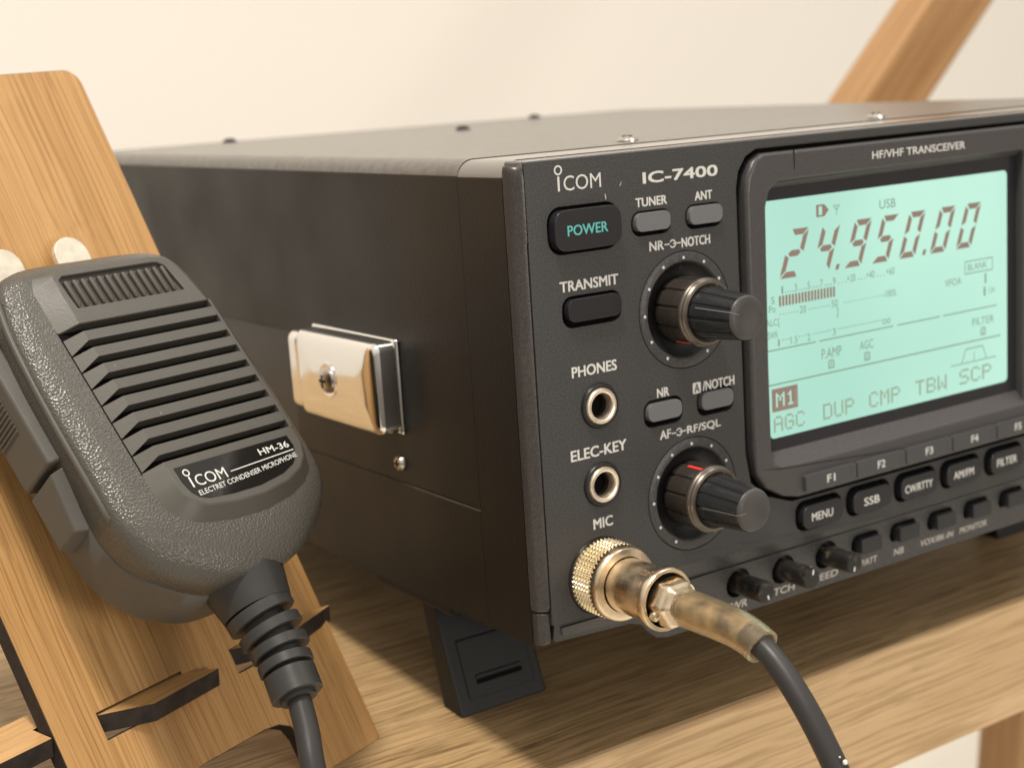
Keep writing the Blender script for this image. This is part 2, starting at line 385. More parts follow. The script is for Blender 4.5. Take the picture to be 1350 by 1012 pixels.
# knobs -------------------------------------------------
def flute(nf,depth,w=.5):
    def f(a,r,t):
        s=math.cos(nf*a);return r-(depth if s>w else 0)
    return f
def dual_knob(cx,cz,redang,whiteang):
    k=obj('dial_ring',LX(cx,cz,[(12.2,.9),(12.5,.1),(12.9,-.25),(14.9,-.25),(15.25,0),(15.3,.8)],72),M['panel'],radio)
    obj('dial_recess',LX(cx,cz,[(12.2,.7),(11.4,1.6),(9.6,2.6),(0,2.7)],48),M['black'],radio)
    bm=bmesh.new()
    for i in range(11):
        a=math.radians(240-30*i);bm2=LX(cx+13.7*math.cos(a),cz+13.7*math.sin(a),[(.42,-.2),(.40,-.32),(0,-.33)],12,bm=bm)
    obj('scale_dots',bm,M['white'],k)
    n=160
    o=obj('outer_knob',LX(cx,cz,[(8.55,2.0),(8.7,.5),(8.75,-6.4),(8.7,-7.2)],n,rf=lambda a,r,t:r-(.45 if (a*11/PI)%2<.28 else 0)),M['kring'],radio,smooth=30)
    obj('flange',LX(cx,cz,[(8.6,-7.1),(8.95,-7.3),(9.05,-7.9),(8.75,-8.5),(8.6,-8.6),(8.65,-9.0),(8.3,-9.5),(7.6,-9.6),(7.2,-9.2),(6.0,-9.0)],72),M['kflange'],o)
    a=math.radians(redang);ca,sa=math.cos(a),math.sin(a)
    bm=bmesh.new()
    for (r,t,w) in ((8.82,-1.5,.38),):
        pts=[]
        for tt in (-1.6,-7.2):
            for ww in (-.42,.42):
                pts.append(Vector((cx+8.86*ca-ww*sa,tt,cz+8.86*sa+ww*ca)))
        for tt,rr_ in ((-7.95,9.12),):
            for ww in (-.42,.42):pts.append(Vector((cx+rr_*ca-ww*sa,tt,cz+rr_*sa+ww*ca)))
        vv=[bm.verts.new(p) for p in pts]
        bm.faces.new([vv[0],vv[1],vv[3],vv[2]]);bm.faces.new([vv[2],vv[3],vv[5],vv[4]])
    obj('index_mark',bm,M['red'],o,smooth=0)
    n2=180
    i=obj('inner_knob',LX(cx,cz,[(6.6,-8.9),(6.85,-9.4),(6.75,-10.5),(5.8,-22.6),(5.65,-23.2)],n2,rf=lambda a,r,t:r-(.28 if t>-22.8 and (a*12/PI)%2<.5 else 0)),M['knob'],radio,smooth=30)
    obj('knob_cap',LX(cx,cz,[(5.65,-23.15),(5.3,-23.75),(5.0,-23.9),(3,-23.75),(0,-23.7)],48),M['knobend'],i)
    a=math.radians(whiteang);ca,sa=math.cos(a),math.sin(a)
    bm=bmesh.new();pts=[]
    for r,t in ((6.87,-11.5),(5.84,-23.05),(5.3,-23.95),(3.1,-23.9)):
        for ww in (-.16,.16):pts.append(Vector((cx+(r+.04)*ca-ww*sa,t,cz+(r+.04)*sa+ww*ca)))
    vv=[bm.verts.new(p) for p in pts]
    for j in (0,2,4):bm.faces.new([vv[j],vv[j+1],vv[j+3],vv[j+2]])
    obj('pointer_line',bm,M['gkey'],i,smooth=0)
dual_knob(48.1,78.3,238,160)
dual_knob(48.1,28.7,108,182)
def small_knob(cx,cz,ang):
    k=obj('small_knob',LX(cx,cz,[(3.0,5.5),(3.1,-8.5),(2.85,-9.4),(0,-9.5)],40,rf=lambda a,r,t:r-(.15 if t>-8 and (a*10/PI)%2<.6 else 0)),M['worn'],radio,smooth=30)
    a=math.radians(ang);F=lambda r,w,t:Vector((cx+r*math.cos(a)-w*math.sin(a),t,cz+r*math.sin(a)+w*math.cos(a)))
    bm=bmesh.new();vv=[bm.verts.new(F(r,w,t)) for r,w,t in ((1.0,-.3,-9.58),(1.0,.3,-9.58),(2.35,.3,-9.5),(2.35,-.3,-9.5),(3.15,-.35,-8.4),(3.15,.35,-8.4))]
    bm.faces.new([vv[0],vv[1],vv[2],vv[3]]);bm.faces.new([vv[3],vv[2],vv[5],vv[4]])
    obj('pointer_mark',bm,M['white'],k,smooth=0)
small_knob(43.5,-.6,300);small_knob(64.5,-.8,290);small_knob(81.7,-1,75);small_knob(98.7,-.6,260)
# buttons
def button(name,x0,x1,z0,z1,r,yf,m,bev=.8,lab=None,lm='white',tb=None,bold=.02):
    o=obj(name,P(rr(x0,x1,z0,z1,r),yf,3.0,FX),M[m],radio,smooth=35,bevel=bev,seg=3)
    if lab:
        obj('button_lettering',T([(lab,*tb)],FX,yf-.03,bold),M[lm],o,smooth=0)
    return o
button('power_button',6.6,27.0,98.0,108.0,3.2,-2.2,'key',1.1,'POWER','teal',(10.2,22.6,101.6,104.2),.02)
button('transmit_button',9.7,26.3,80.2,85.9,2.2,-1.4,'key',.9)
for x,z in ((38.2,102.3),(55.9,102.3),(39.2,52.9),(57.3,52.9)):
    button('function_button',x-5.6,x+5.6,z-2.2,z+2.5,1.8,-1.0,'gkey',.8)
for c,t in zip(keyc,['MENU','SSB','CW/RTTY','AM/FM','FILTER']):
    w={'MENU':4.2,'SSB':3.2,'CW/RTTY':6.0,'AM/FM':4.6,'FILTER':4.8}[t]
    button('mode_button',c-7.9,c+7.9,10.1,16.9,2.6,-1.9,'key',1.2,t,'white',(c-w-.4,c+w-.4,12.1,14.5),.014)
for c in (114.8,131.2,147.8,164.4,181.2):
    button('small_button',c-3.9,c+4.6,-3.0,1.6,.8,-.8,'key',.5)
# jacks
for x,z in ((18.6,57.8),(18.1,37.4)):
    j=obj('jack_socket',LX(x,z,[(5.85,2.5),(5.85,-.2),(5.5,-.75),(4.9,-.8),(4.6,-.4),(4.6,2.5)],64),M['black'],radio)
    obj('metal_ring',LX(x,z,[(4.7,0),(4.75,-.7),(4.45,-1.25),(3.9,-1.35),(3.45,-1.15),(3.2,-.5),(3.15,1.5)],64),M['brass'],j)
    obj('bore',LX(x,z,[(3.15,1.4),(3.1,5),(2.6,5.2),(2.6,9),(0,9.0)],40),M['tube'],j)
# mic socket
j=obj('microphone_socket',LX(15.9,13.6,[(10.15,2.5),(10.15,.3),(9.9,-.1),(9.3,-.2),(9.0,.3),(9.0,2.4),(0,2.5)],64),M['black'],radio)
obj('metal_ring',LX(15.7,13.4,[(9.4,.4),(9.5,-1.2),(9.3,-1.6),(9.0,-1.5),(8.8,.4)],64),M['nickel'],j)
# display bezel
BO=[(69.4,106),(70.2,111.0),(72.4,114.6),(76,116.5),(195,116.8),(195,20.2),(86.2,20.0),(79.5,21.6),(73.6,25.0),(70.2,29.6),(69.4,35)]
BH=[(76.6,102),(78.0,106.4),(81,108.6),(184.2,109.2),(184.2,30.5),(80,30.2),(76.9,31.5),(75.9,34.5),(75.9,60)]
bez=obj('display_bezel',P(BO,-1.6,3.0,FX,[BH]),M['bezel'],radio,smooth=35,bevel=1.0,seg=3)
# inner slopes (top shade, bottom ledge)
for q in ([(78,-.5,108.4),(184.2,-.5,109.2),(184.2,2.2,107.4),(78,2.2,106.6)],[(76.3,-1.2,30.0),(184.2,-1.2,30.2),(184.2,2.2,34.4),(76.3,2.2,34.4)]):
    bm=bmesh.new();bm.faces.new([bm.verts.new(Vector(p)) for p in q])
    obj('bezel_slope',bm,M['bezel'],bez,smooth=0)
obj('bezel_crack',P([(87.0,117.1),(87.25,117.1),(87.35,112.6),(87.15,111.2),(87.0,112.6)],-1.66,-1.5,FX),M['hole'],bez,smooth=0)
disp=obj('display',P(rr(74.5,186,33.0,109.5,.5),2.3,2.9,FX),M['mask'],radio,smooth=0)
YL=1.5
obj('display_frame',P(rr(76.2,185,33.4,108.6,1.2),YL+.3,2.2,FX,[rr(78.4,180.2,37.5,103.4,1.6)]),M['mask'],disp,smooth=35,bevel=.12)
lcd=obj('backlit_screen',P(rr(77.4,181.2,36.6,104.2,1),YL+.52,YL+.6,FX),M['lcd'],disp,smooth=0)
YS=YL+.28
# seven-segment digits
bm=bmesh.new()
def poly(pts,slx=.385,z0=81.7,t=YS):
    bm.faces.new([bm.verts.new(Vector((x+(z-z0)*slx,t,z))) for x,z in pts])
def digit(x,segs):
    w,h,s,g=6.9,13.2,1.8,.2;z0=81.7;m=z0+h/2
    sg={'a':[(x+.5,z0+h),(x+w-.3,z0+h),(x+w-s,z0+h-s*.95),(x+s+.2,z0+h-s*.95)],
        'd':[(x+s+.1,z0+s*.95),(x+w-s,z0+s*.95),(x+w-.4,z0),(x+.3,z0)],
        'g':[(x+s*.6,m),(x+s+.2,m+s*.48),(x+w-s-.2,m+s*.48),(x+w-s*.6,m),(x+w-s-.2,m-s*.48),(x+s+.2,m-s*.48)],
        'f':[(x,z0+h-g-.4),(x+s-.1,z0+h-s-g),(x+s-.1,m+s*.5+g),(x,m+g)],
        'e':[(x,m-g),(x+s-.1,m-s*.5-g),(x+s-.1,z0+s+g),(x,z0+g+.3)],
        'b':[(x+w,z0+h-g-.4),(x+w,m+g),(x+w-s+.1,m+s*.5+g),(x+w-s+.1,z0+h-s-g)],
        'c':[(x+w,m-g),(x+w,z0+g+.3),(x+w-s+.1,z0+s+g),(x+w-s+.1,m-s*.5-g)]}
    for k in segs:poly(sg[k])
for x,sg in ((83.6,'abged'),(95.8,'fgbc'),(108.6,'abcdfg'),(119.9,'afgcd'),(131.2,'abcdef'),(144.5,'abcdef'),(156.1,'abcdef')):digit(x,sg)
for x in (105.2,141.3):poly([(x,81.7),(x+1.3,81.7),(x+1.3,83.3),(x,83.3)])
obj('frequency_digits',bm,M['seg'],lcd,smooth=0)
bm=bmesh.new()
def rect(x0,x1,z0,z1,t=YS):bm.faces.new([bm.verts.new(Vector(p)) for p in((x0,t,z0),(x1,t,z0),(x1,t,z1),(x0,t,z1))])
for i in range(18):rect(83.2+i*1.23,83.2+i*1.23+.8,74.2,77.1)
obj('meter_bar',bm,M['seg'],lcd,smooth=0);bm=bmesh.new()
rect(79.4,89.3,51.0,51.5);rect(79.4,89.3,45.0,45.4);rect(79.4,80.3,45.4,51.0);rect(88.6,89.3,45.4,51.0)
rect(80.3,88.6,50.4,51.0);rect(80.3,88.6,45.4,45.9)
obj('memory_frame',bm,M['seg'],lcd,smooth=0);bm=bmesh.new()
bm.faces.new([bm.verts.new(Vector(p)) for p in((98.4,YS+.06,97.2),(101.6,YS+.06,97.2),(103.3,YS+.06,98.9),(101.6,YS+.06,100.6),(98.4,YS+.06,100.6))])
obj('antenna_tag',bm,M['seg'],lcd,smooth=0)
bm=bmesh.new();rect(80.3,88.6,45.9,50.4,YS+.1)
obj('memory_block',bm,M['seg'],lcd,smooth=0)
GL={'A':'01110 10001 10001 11111 10001 10001 10001','G':'01110 10001 10000 10111 10001 10001 01110','C':'01110 10001 10000 10000 10000 10001 01110','D':'11110 10001 10001 10001 10001 10001 11110',
'U':'10001 10001 10001 10001 10001 10001 01110','P':'11110 10001 10001 11110 10000 10000 10000','M':'10001 11011 10101 10101 10001 10001 10001','T':'11111 00100 00100 00100 00100 00100 00100',
'B':'11110 10001 10001 11110 10001 10001 11110','W':'10001 10001 10001 10101 10101 11011 10001','S':'01111 10000 10000 01110 00001 00001 11110','1':'00100 01100 00100 00100 00100 00100 01110'}
def pix(bm,w,x0,x1,z0,z1,t,g=.08):
    n=len(w)*6-1;cw=(x1-x0)/n;chh=(z1-z0)/7
    for i,c in enumerate(w):
        for r_,row in enumerate(GL[c].split()):
            for k,v in enumerate(row):
                if v=='1':
                    a=x0+(i*6+k)*cw;q=z1-(r_+1)*chh
                    bm.faces.new([bm.verts.new(Vector(p)) for p in((a,t,q),(a+cw*(1-g),t,q),(a+cw*(1-g),t,q+chh*(1-g)),(a,t,q+chh*(1-g)))])
    return bm
obj('memory_number',pix(bmesh.new(),'M1',80.9,88.2,46.2,50.2,YS,0),M['lcd'],lcd,smooth=0)
bmx=bmesh.new()
for w_,a_,c_,d_,e_ in (('AGC',79.8,91.8,39.2,43.7),('DUP',99.0,111.6,39.4,44.0),('CMP',117.8,131.0,39.6,44.2),('TBW',137.6,151.6,39.8,44.4),('SCP',157.4,172.4,40.0,44.6)):pix(bmx,w_,a_,c_,d_,e_,YS)
obj('menu_row',bmx,M['segb'],lcd,smooth=0)
obj('antenna_number',T([('1',99.3,100.6,97.7,100.1)],FX,YS,.03),M['lcd'],lcd,smooth=0)
L1=[('USB',123.6,130.3,97.0,99.6),('1',84.3,84.9,77.6,79.7),('3',89.2,90.2,77.6,79.7),('5',94.2,95.2,77.6,79.7),('7',99.2,100.2,77.6,79.7),('9',104.2,105.3,77.6,79.7),('+20',109.8,113.2,77.6,79.7),('+40',117.6,121.0,77.6,79.7),('+60',125.8,129.4,77.6,79.7),('S',80.3,81.6,75.2,77.2),('Po',79.4,81.9,72.8,74.8),
 ('ALC[',78.0,83.2,68.6,71.0),('20',91.0,93.4,71.2,73.3),('50',103.4,105.9,71.2,73.3),('100%',125.4,130.0,71.2,73.2),(']',105.3,106.0,68.3,71.0),('SWR',78.6,82.4,65.6,67.6),
 ('1',82.4,83.0,63.2,65.2),('1.5',87.3,89.8,63.2,65.2),('2',93.6,94.8,63.2,65.2),('3',103.6,104.8,63.2,65.2),('oo',124.0,127.4,63.4,65.0),
 ('P.AMP',99.0,107.0,57.0,59.9),('AGC',114.4,120.0,57.3,59.9),('BLANK',161.6,170.6,74.6,76.6),('VFOA',151.3,158.6,70.9,73.1),('1',169.4,170.1,69.8,72.9),('1',168.9,169.7,66.0,68.8),('CH',171.2,174.0,66.5,68.3),
 ('FILTER',163.6,173.6,57.4,59.6)]
bm=T(L1,FX,YS,0)
rect(160.2,173.2,77.3,77.6);rect(160.2,173.2,73.6,73.9);rect(160.2,160.5,73.6,77.6);rect(172.9,173.2,73.6,77.6)
rect(78.2,97,62.2,62.55);rect(98.2,128.6,62.2,62.55);rect(130.2,148.8,62.2,62.55);rect(150.2,175,62.2,62.55)
rect(78.4,176.6,52.5,52.9);rect(153.6,174.6,46.2,46.5)
for x in (101.6,116.2,167.4):
    rect(x,x+2.3,53.9,54.3);rect(x,x+.4,54.3,56.2);rect(x+1.9,x+2.3,54.3,56.2);rect(x+.4,x+1.9,56.0,56.4);rect(x+.95,x+1.35,54.6,55.7)
def seg(x0,z0,x1,z1,w=.32):
    d=Vector((x1-x0,0,z1-z0)).normalized();n=Vector((-d.z,0,d.x))*w/2
    a=Vector((x0,YS-.01,z0));b=Vector((x1,YS-.01,z1));bm.faces.new([bm.verts.new(v) for v in(a-n,b-n,b+n,a+n)])
seg(158.6,46.6,160.4,50.6);seg(160.4,50.6,168.2,50.6);seg(168.2,50.6,170,46.6);seg(164.3,46.8,164.3,49.4,.25)
seg(105.0,99.8,106.3,98.4,.2);seg(107.6,99.8,106.3,98.4,.2);seg(106.3,99.9,106.3,96.9,.2);seg(105,99.8,107.6,99.8,.2)
def dots(x0,x1,z,n,d=.36):
    for i in range(n):
        x=x0+(x1-x0)*i/(n-1);rect(x,x+d,z,z+d)
for a,b_ in ((85.6,88.4),(90.9,93.5),(95.9,98.4),(100.9,103.4)):dots(a,b_,77.7,4)
dots(106.2,109.0,77.7,3);dots(114.2,116.8,77.7,3);dots(122,124.8,77.7,3)
dots(83.4,90,71.8,7);dots(94.4,102.4,71.8,9);dots(108.6,124.4,71.8,14)
dots(84,86.8,64.6,4);dots(90.4,92.8,64.6,3);dots(95.8,102.6,64.6,9);dots(105.8,123.2,64.6,22)
obj('display_characters',bm,M['segd'],lcd,smooth=0)
# F keys in the bezel's lower bar
x=87.0
for i in range(5):
    k=obj('function_key',P(rr(x,x+20.0,21.5,26.1,.8),-2.9,-1.2,FX),M['fkey'],radio,bevel=.55,seg=3)
    obj('key_recess',P(rr(x+17.6,x+19.4,21.9,25.7,.4),-2.95,-2.8,FX),M['bezel'],k,smooth=0)
    obj('button_lettering',T([('F%d'%(i+1),x+8.2,x+11.4,22.6,24.9)],FX,-2.94,.02),M['white'],k,smooth=0)
    x+=20.6
# printed lettering
YT=-.05
pr=[('TUNER',33.3,43.6,106.3,108.6),('ANT',52.9,58.9,106.2,108.5),('TRANSMIT',8.4,26.6,87.8,90.5),('PHONES',10.5,24.7,66.1,68.9),('ELEC-KEY',8.7,26.5,44.9,47.8),('MIC',14.5,20.8,26.0,28.8),
 ('NR',37.3,41.4,56.6,59.0),('/NOTCH',52.9,64.2,55.8,58.4),('NR',37.1,41.9,94.8,97.2),('NOTCH',47.8,57.6,94.6,97.1),('AF',37.6,41.4,45.3,47.7),('RF/SQL',46.9,58.7,44.9,47.4)]
bm=T(pr,FX,YT,.032)
for (a,b,z) in ((42.1,47.6,95.95),(41.6,46.7,46.3)):
    c=(a+b)/2
    for t0,t1 in ((a,c-1.0),(c+.1,b)):
        bm.faces.new([bm.verts.new(Vector(p)) for p in((t0,YT,z-.16),(t1,YT,z-.16),(t1,YT,z+.16),(t0,YT,z+.16))])
    n=20
    for k in range(n):
        a0=math.radians(-150+300*k/n);a1=math.radians(-150+300*(k+1)/n)
        bm.faces.new([bm.verts.new(Vector((c+r*math.cos(t),YT,z+r*math.sin(t)))) for r,t in ((.75,a0),(1.1,a0),(1.1,a1),(.75,a1))])
prism(bm,rr(49.5,52.3,55.5,58.5,.4),YT,YT+.04,FX)
obj('printed_lettering',bm,M['white'],panel,smooth=0)
obj('cut_out_letter',T([('A',50.0,51.8,55.9,58.1)],FX,YT-.03,.02),M['panel'],panel,smooth=0)
obj('bezel_lettering',T([('HF/VHF TRANSCEIVER',117.3,156.6,111.7,113.9)],FX,-1.66,.02),M['white'],bez,smooth=0)
def brand(bm,x0,x1,z0,h,F,t,bold=.012):
    """the small i with a ring above it, then COM"""
    w=x1-x0
    def Q(pts):bm.faces.new([bm.verts.new(F(a,b,t)) for a,b in pts])
    Q([(x0+w*.03,z0),(x0+w*.03+h*.17,z0),(x0+w*.03+h*.17,z0+h*1.0),(x0+w*.03,z0+h*1.0)])
    text(bm,'COM',x0+w*.16,x1,z0-.02*h,z0+h*1.0,F,t,bold)
    cx,cz,R,r=x0+w*.055,z0+h*1.42,h*.34,h*.22;n=28
    for k in range(n):
        a0,a1=2*PI*k/n,2*PI*(k+1)/n
        Q([(cx+r*math.cos(a0),cz+r*math.sin(a0)),(cx+R*math.cos(a0),cz+R*math.sin(a0)),(cx+R*math.cos(a1),cz+R*math.sin(a1)),(cx+r*math.cos(a1),cz+r*math.sin(a1))])
    return bm
bm=bmesh.new()
bm.faces.new([bm.verts.new(Vector(p)) for p in((28.5,YT,112.2),(28.75,YT,112.2),(29.25,YT,113.2),(29.1,YT,113.2))])
obj('scratch',bm,M['dim'],panel,smooth=0)
bm=bmesh.new()
bm.faces.new([bm.verts.new(Vector(p)) for p in((23.9,YT,109.3),(24.2,YT,109.3),(24.0,YT,110.8),(23.75,YT,110.6))])
obj('scratch',bm,M['brass'],panel,smooth=0)
obj('brand_lettering',brand(bmesh.new(),9.2,22.8,112.5,3.6,FX,YT,.0),M['white'],panel,smooth=0)
obj('model_lettering',T([('IC-7400',36.0,61.1,112.0,114.9)],FX,YT,.045),M['white'],panel,smooth=0)
FC=lambda a,b,t:Vector((a,t+(5-b)*.16,b))
obj('chin_lettering',T([('RF PWR',55.6,68.6,-8.8,-6.4),('PITCH',75.6,86.8,-8.6,-6.3),('SPEED',92.8,104.4,-8.5,-6.2),('P.AMP/ATT',108.0,120.8,-8.2,-6.0),('NB',128.3,132.6,-8.1,-5.9),('VOX/BK-IN',140.0,155.0,-8.0,-5.9),('MONITOR',158.2,171.0,-7.9,-5.8)],FC,.84,.02),M['dim'],radio,smooth=0)
# side hardware
lv=[(-3.2,0,2.6),(-9.4,0,2.6),(-10.6,.35,2.6),(-11.3,1.1,2.6),(-11.62,2.2,2.4),(-11.85,4.5,2.2),(-12.1,8,1.5),(-12.2,11.5,.8)]
cap=obj('chrome_cap',loft(bmesh.new(),[[Vector((x,a,c)) for a,c in rr(62+i,111.5-i,45.2+i,71.4-i,r,6)] for x,i,r in lv]),M['chrome'],radio,smooth=70)
obj('cap_lip',B(-11.3,-3.3,109,118.6,46.2,70.4),M['chrome'],radio,bevel=3,seg=6)
obj('cap_base',B(-4.8,-3.3,61.5,113,44.8,71.9),M['chrome'],radio,bevel=1.4,seg=4)
FSc=lambda cy,cz:(lambda a,b,t:Vector((t,cy+a,cz+b)))
w=obj('washer',lathe(bmesh.new(),[(5.6,-11.9),(5.4,-12.35),(5.0,-12.45),(4.2,-12.25),(3.0,-12.25)],FSc(90,58.2),40),M['chrome'],cap)
s=obj('screw',lathe(bmesh.new(),[(3.9,-11.7),(3.8,-12.8),(2.8,-13.7),(1.2,-14.1),(0,-14.15)],FSc(90,58.2),32),M['steel'],cap)
bm=B(-14.2,-13.4,88.2,91.8,57.85,58.55);box(bm,-14.21,-13.4,89.65,90.35,56.4,60.0)
obj('cross_slot',bm,M['hole'],w,smooth=0)
s=obj('screw',lathe(bmesh.new(),[(2.3,-3.4),(2.25,-4.2),(1.6,-4.9),(0,-5.1)],FSc(65.8,35.9),28),M['steel'],radio)
bm=B(-5.16,-4.8,64.6,67.0,35.65,36.15);box(bm,-5.17,-4.8,65.55,66.05,34.7,37.1)
obj('cross_slot',bm,M['hole'],s,smooth=0)
bm=bmesh.new();box(bm,-3.56,-3.3,25.5,60,29.55,29.9)
obj('seam_edge',bm,M['post'],radio,smooth=0)
# tilt feet
def foot(x0):
    x1=x0+30.3
    sl=9.4/25.4
    yz=[(57.8,-41.9),(67.6,-41.9),(67.6+(41.9-6)*sl*.75,-6),(57.8+(41.9-6)*sl,-6)]
    f=obj('tilt_foot',P(yz,x0,x1,FS),M['tfoot'],radio,bevel=.7)
    nrm=lambda s,t:Vector((0,0,0))
    def FF(a,b,t):  # a = x, b = height above table along leaning face, t = out
        return Vector((a,57.8+b*sl-t,-41.9+b-t*sl))
    obj('foot_panel',P([(x0+4,4.5),(x1-3,4.5),(x1-3,21),(x0+4,21)],-.2,.5,FF),M['tfoot'],f,bevel=.3)
    obj('foot_slot',P(rr(x0+7.5,x1-6.5,8.2,9.6,.6),.3,.56,FF),M['hole'],f,smooth=0)
    obj('foot_rib',P(rr(x0+7.5,x1-6.5,10.0,10.9,.4),.4,1.0,FF),M['tfoot'],f,bevel=.15)
    obj('foot_hinge',B(x0-1,x1+2,57,103,-10.2,-2.05),M['tfoot'],radio,bevel=1)
foot(5.4);foot(247)
for x in (22,262):
    obj('rear_foot',lathe(bmesh.new(),[(0,-2),(9,-2),(8,-23.0),(0,-23.0)],lambda a,b,t,x=x:Vector((x+a,285+b,t)),32),M['black'],radio,bevel=.6)
# ------------------------------------------------------------------ plug and cord
plug=thing('microphone_plug','worn metal microphone plug with knurled collar and black cord, screwed into the radio','plug',RAD,(16,-12,8))
c0=(15.9,13.7)
# knurled collar with real diamonds
bm=bmesh.new();NA,NT=400,30
ring=[]
for j in range(NT+1):
    y=-1.2-j*(7.0/NT)
    ring.append([bm.verts.new(Vector((c0[0]+(9.35+.62*abs(math.sin(25*a+y*2.7))*abs(math.sin(25*a-y*2.7)))*math.cos(a),y,c0[1]+(9.35+.62*abs(math.sin(25*a+y*2.7))*abs(math.sin(25*a-y*2.7)))*math.sin(a)))) for a in [2*PI*k/NA for k in range(NA)]])
for j in range(NT):
    for k in range(NA):
        k2=(k+1)%NA;bm.faces.new([ring[j][k],ring[j][k2],ring[j+1][k2],ring[j+1][k]])
LX(*c0,[(9.3,-.9),(9.5,-1.1)],64,bm=bm)
obj('knurled_collar',bm,M['knurl'],plug,smooth=0)
obj('collar_face',LX(*c0,[(9.45,-8.1),(9.7,-8.5),(9.6,-10.2),(9.2,-10.7),(8.6,-10.8),(7.2,-10.75),(7.1,-10.2)],64),M['nickel'],plug)
obj('plug_body',LX(*c0,[(6.9,-8),(6.95,-11.2),(7.05,-12),(7.0,-24.0),(7.3,-24.3),(7.9,-24.6),(8.05,-25.2),(8.0,-26.6),(7.7,-27.0),(6.9,-27.0),(6.6,-26.6),(6.5,-24.5)],64),M['nickel'],plug)
obj('body_dark_ring',LX(c0[0],c0[1],[(6.6,-25.0),(4.0,-25.2)],40),M['hole'],plug)
# clamp: nut with flats and two small screws
def hexr(a,r,t):
    q=(a%(PI/3))-PI/6;return r*min(1.0,.90/math.cos(q))
cl=obj('cable_clamp',LX(c0[0]+.2,c0[1]-.3,[(3.5,-25),(5.9,-25.2),(6.2,-26.0),(6.2,-30.2),(5.9,-31.0),(5.0,-31.4),(4.5,-32.6),(4.2,-32.8)],72,rf=hexr),M['nickel'],plug,smooth=25)
for a in (200,20):
    t=math.radians(a);ax=Vector((math.cos(t),0,math.sin(t)));p0=Vector((c0[0]+.2,-28.4,c0[1]-.3))+ax*4.9
    obj('clamp_screw',tube(bmesh.new(),[p0,p0+ax*1.6,p0+ax*2.1],[1.35,1.35,.9],16),M['nickel'],cl)
ctr=[(16,-24,13.5),(16.2,-33,13.2),(16.7,-44.6,12.9),(17,-52,12.2),(17,-58.6,10.3),(17,-64.6,6.6),(17,-71.4,.2),(17,-77,-6.5),(17,-82,-14),(16.5,-88,-26),(15,-94,-45),(11,-98,-80),(4,-96,-140),(-6,-90,-220),(-14,-80,-320)]
cp=catmull(ctr,7)
sl=[p for p in cp if -59.2<p.y<-31.5 and p.z>9]
bm=bmesh.new();rings=[]
# hollow sleeve: outer then inner wall
tube(bm,sl,[4.75-.35*i/len(sl) for i in range(len(sl))],28,cap=False)
tube(bm,sl,[3.55]*len(sl),28,cap=False)
bm.verts.ensure_lookup_table();nS=len(sl)*28
for e in (0,(len(sl)-1)*28):
    for k in range(28):bm.faces.new([bm.verts[e+k],bm.verts[e+(k+1)%28],bm.verts[nS+e+(k+1)%28],bm.verts[nS+e+k]])
obj('clear_sleeve',bm,M['amber'],plug)
obj('grimy_core',tube(bmesh.new(),sl[:-5],3.35,20),M['braid'],plug)
cord=obj('cord',tube(bmesh.new(),cp,2.85,20),M['cord'],plug)
random.seed(3)
bm=bmesh.new();base=Vector((17,-80.6,-11.2))
for p,r in (((17.1,-83.2,-9.0),.6),((16.5,-82.2,-7.9),.22)):
    bmesh.ops.create_icosphere(bm,subdivisions=1,radius=r,matrix=Matrix.Translation(p))
for v in bm.verts:v.co+=Vector((random.uniform(-.12,.12) for _ in range(3)))
obj('paint_flecks',bm,M['chip'],cord)
# ------------------------------------------------------------------ stand
b=Vector((0.93912227,0.34358313,0));u=Vector((-0.17337143,0.47387941,0.8633543));n=Vector((0.29663397,-0.81079525,0.50459821))
P0=Vector((-19.387,58.424,0))
nh=Vector((b.y,-b.x,0));zz=Vector((0,0,1))
stand=thing('wooden_stand','leaning bamboo board stand with charred edges, holding the hand microphone','stand',ID,(-60,60,0))
def FB(a,c,t):return P0+b*a+u*c+n*t
# board is made in its own frame so that the grain runs along it
brd=bpy.data.objects.new('tmp',None)
def board_obj(name,bm,mats,parent):
    """verts given in (b,u,n) mm"""
    me=bpy.data.meshes.new(name)
    for v in bm.verts:v.co*=S
    bmesh.ops.recalc_face_normals(bm,faces=bm.faces)
    for f in bm.faces:
        if len(mats)>1 and abs(f.normal.z)<.5:f.material_index=1
        f.smooth=False
    bm.to_mesh(me);bm.free()
    o=bpy.data.objects.new(name,me);COL.objects.link(o)
    for m in mats:me.materials.append(m)
    o.parent=parent
    o.matrix_local=parent.matrix_world.inverted()@basis(P0,b,u,n)
    return o
bpy.data.objects.remove(brd)
W,Hh=93.4,214.5
out=[(0-1.2,-.0),(-26,0),(-26.2,12),(-27.5,15.6),(-31,17.6),(-36,18.3),(-58,18.3),(-64,17.4),(-67,14),(-67.5,0),(-W+1,0),(-W,1)]
for cx,cz,a in ((-W+5,Hh-5,180),(-5,Hh-5,90)):
    for k in range(7):
        t=math.radians(a-90*k/6);out.append((cx+5*math.cos(t),cz+5*math.sin(t)))
out+=[(0,1.2)]
slots=[[(-80.3,35.2),(-53.0,35.2),(-53.0,42.2),(-80.3,42.2)],[(-35.8,35.0),(-8.5,35.1),(-8.5,41.9),(-35.8,41.7)]]
bm=P(out,-5,0,FZ,slots)
board=board_obj('board',bm,[M['bamboo'],M['char']],stand)
bv=board.modifiers.new('b','BEVEL');bv.width=.0002;bv.segments=1;bv.limit_method='ANGLE'
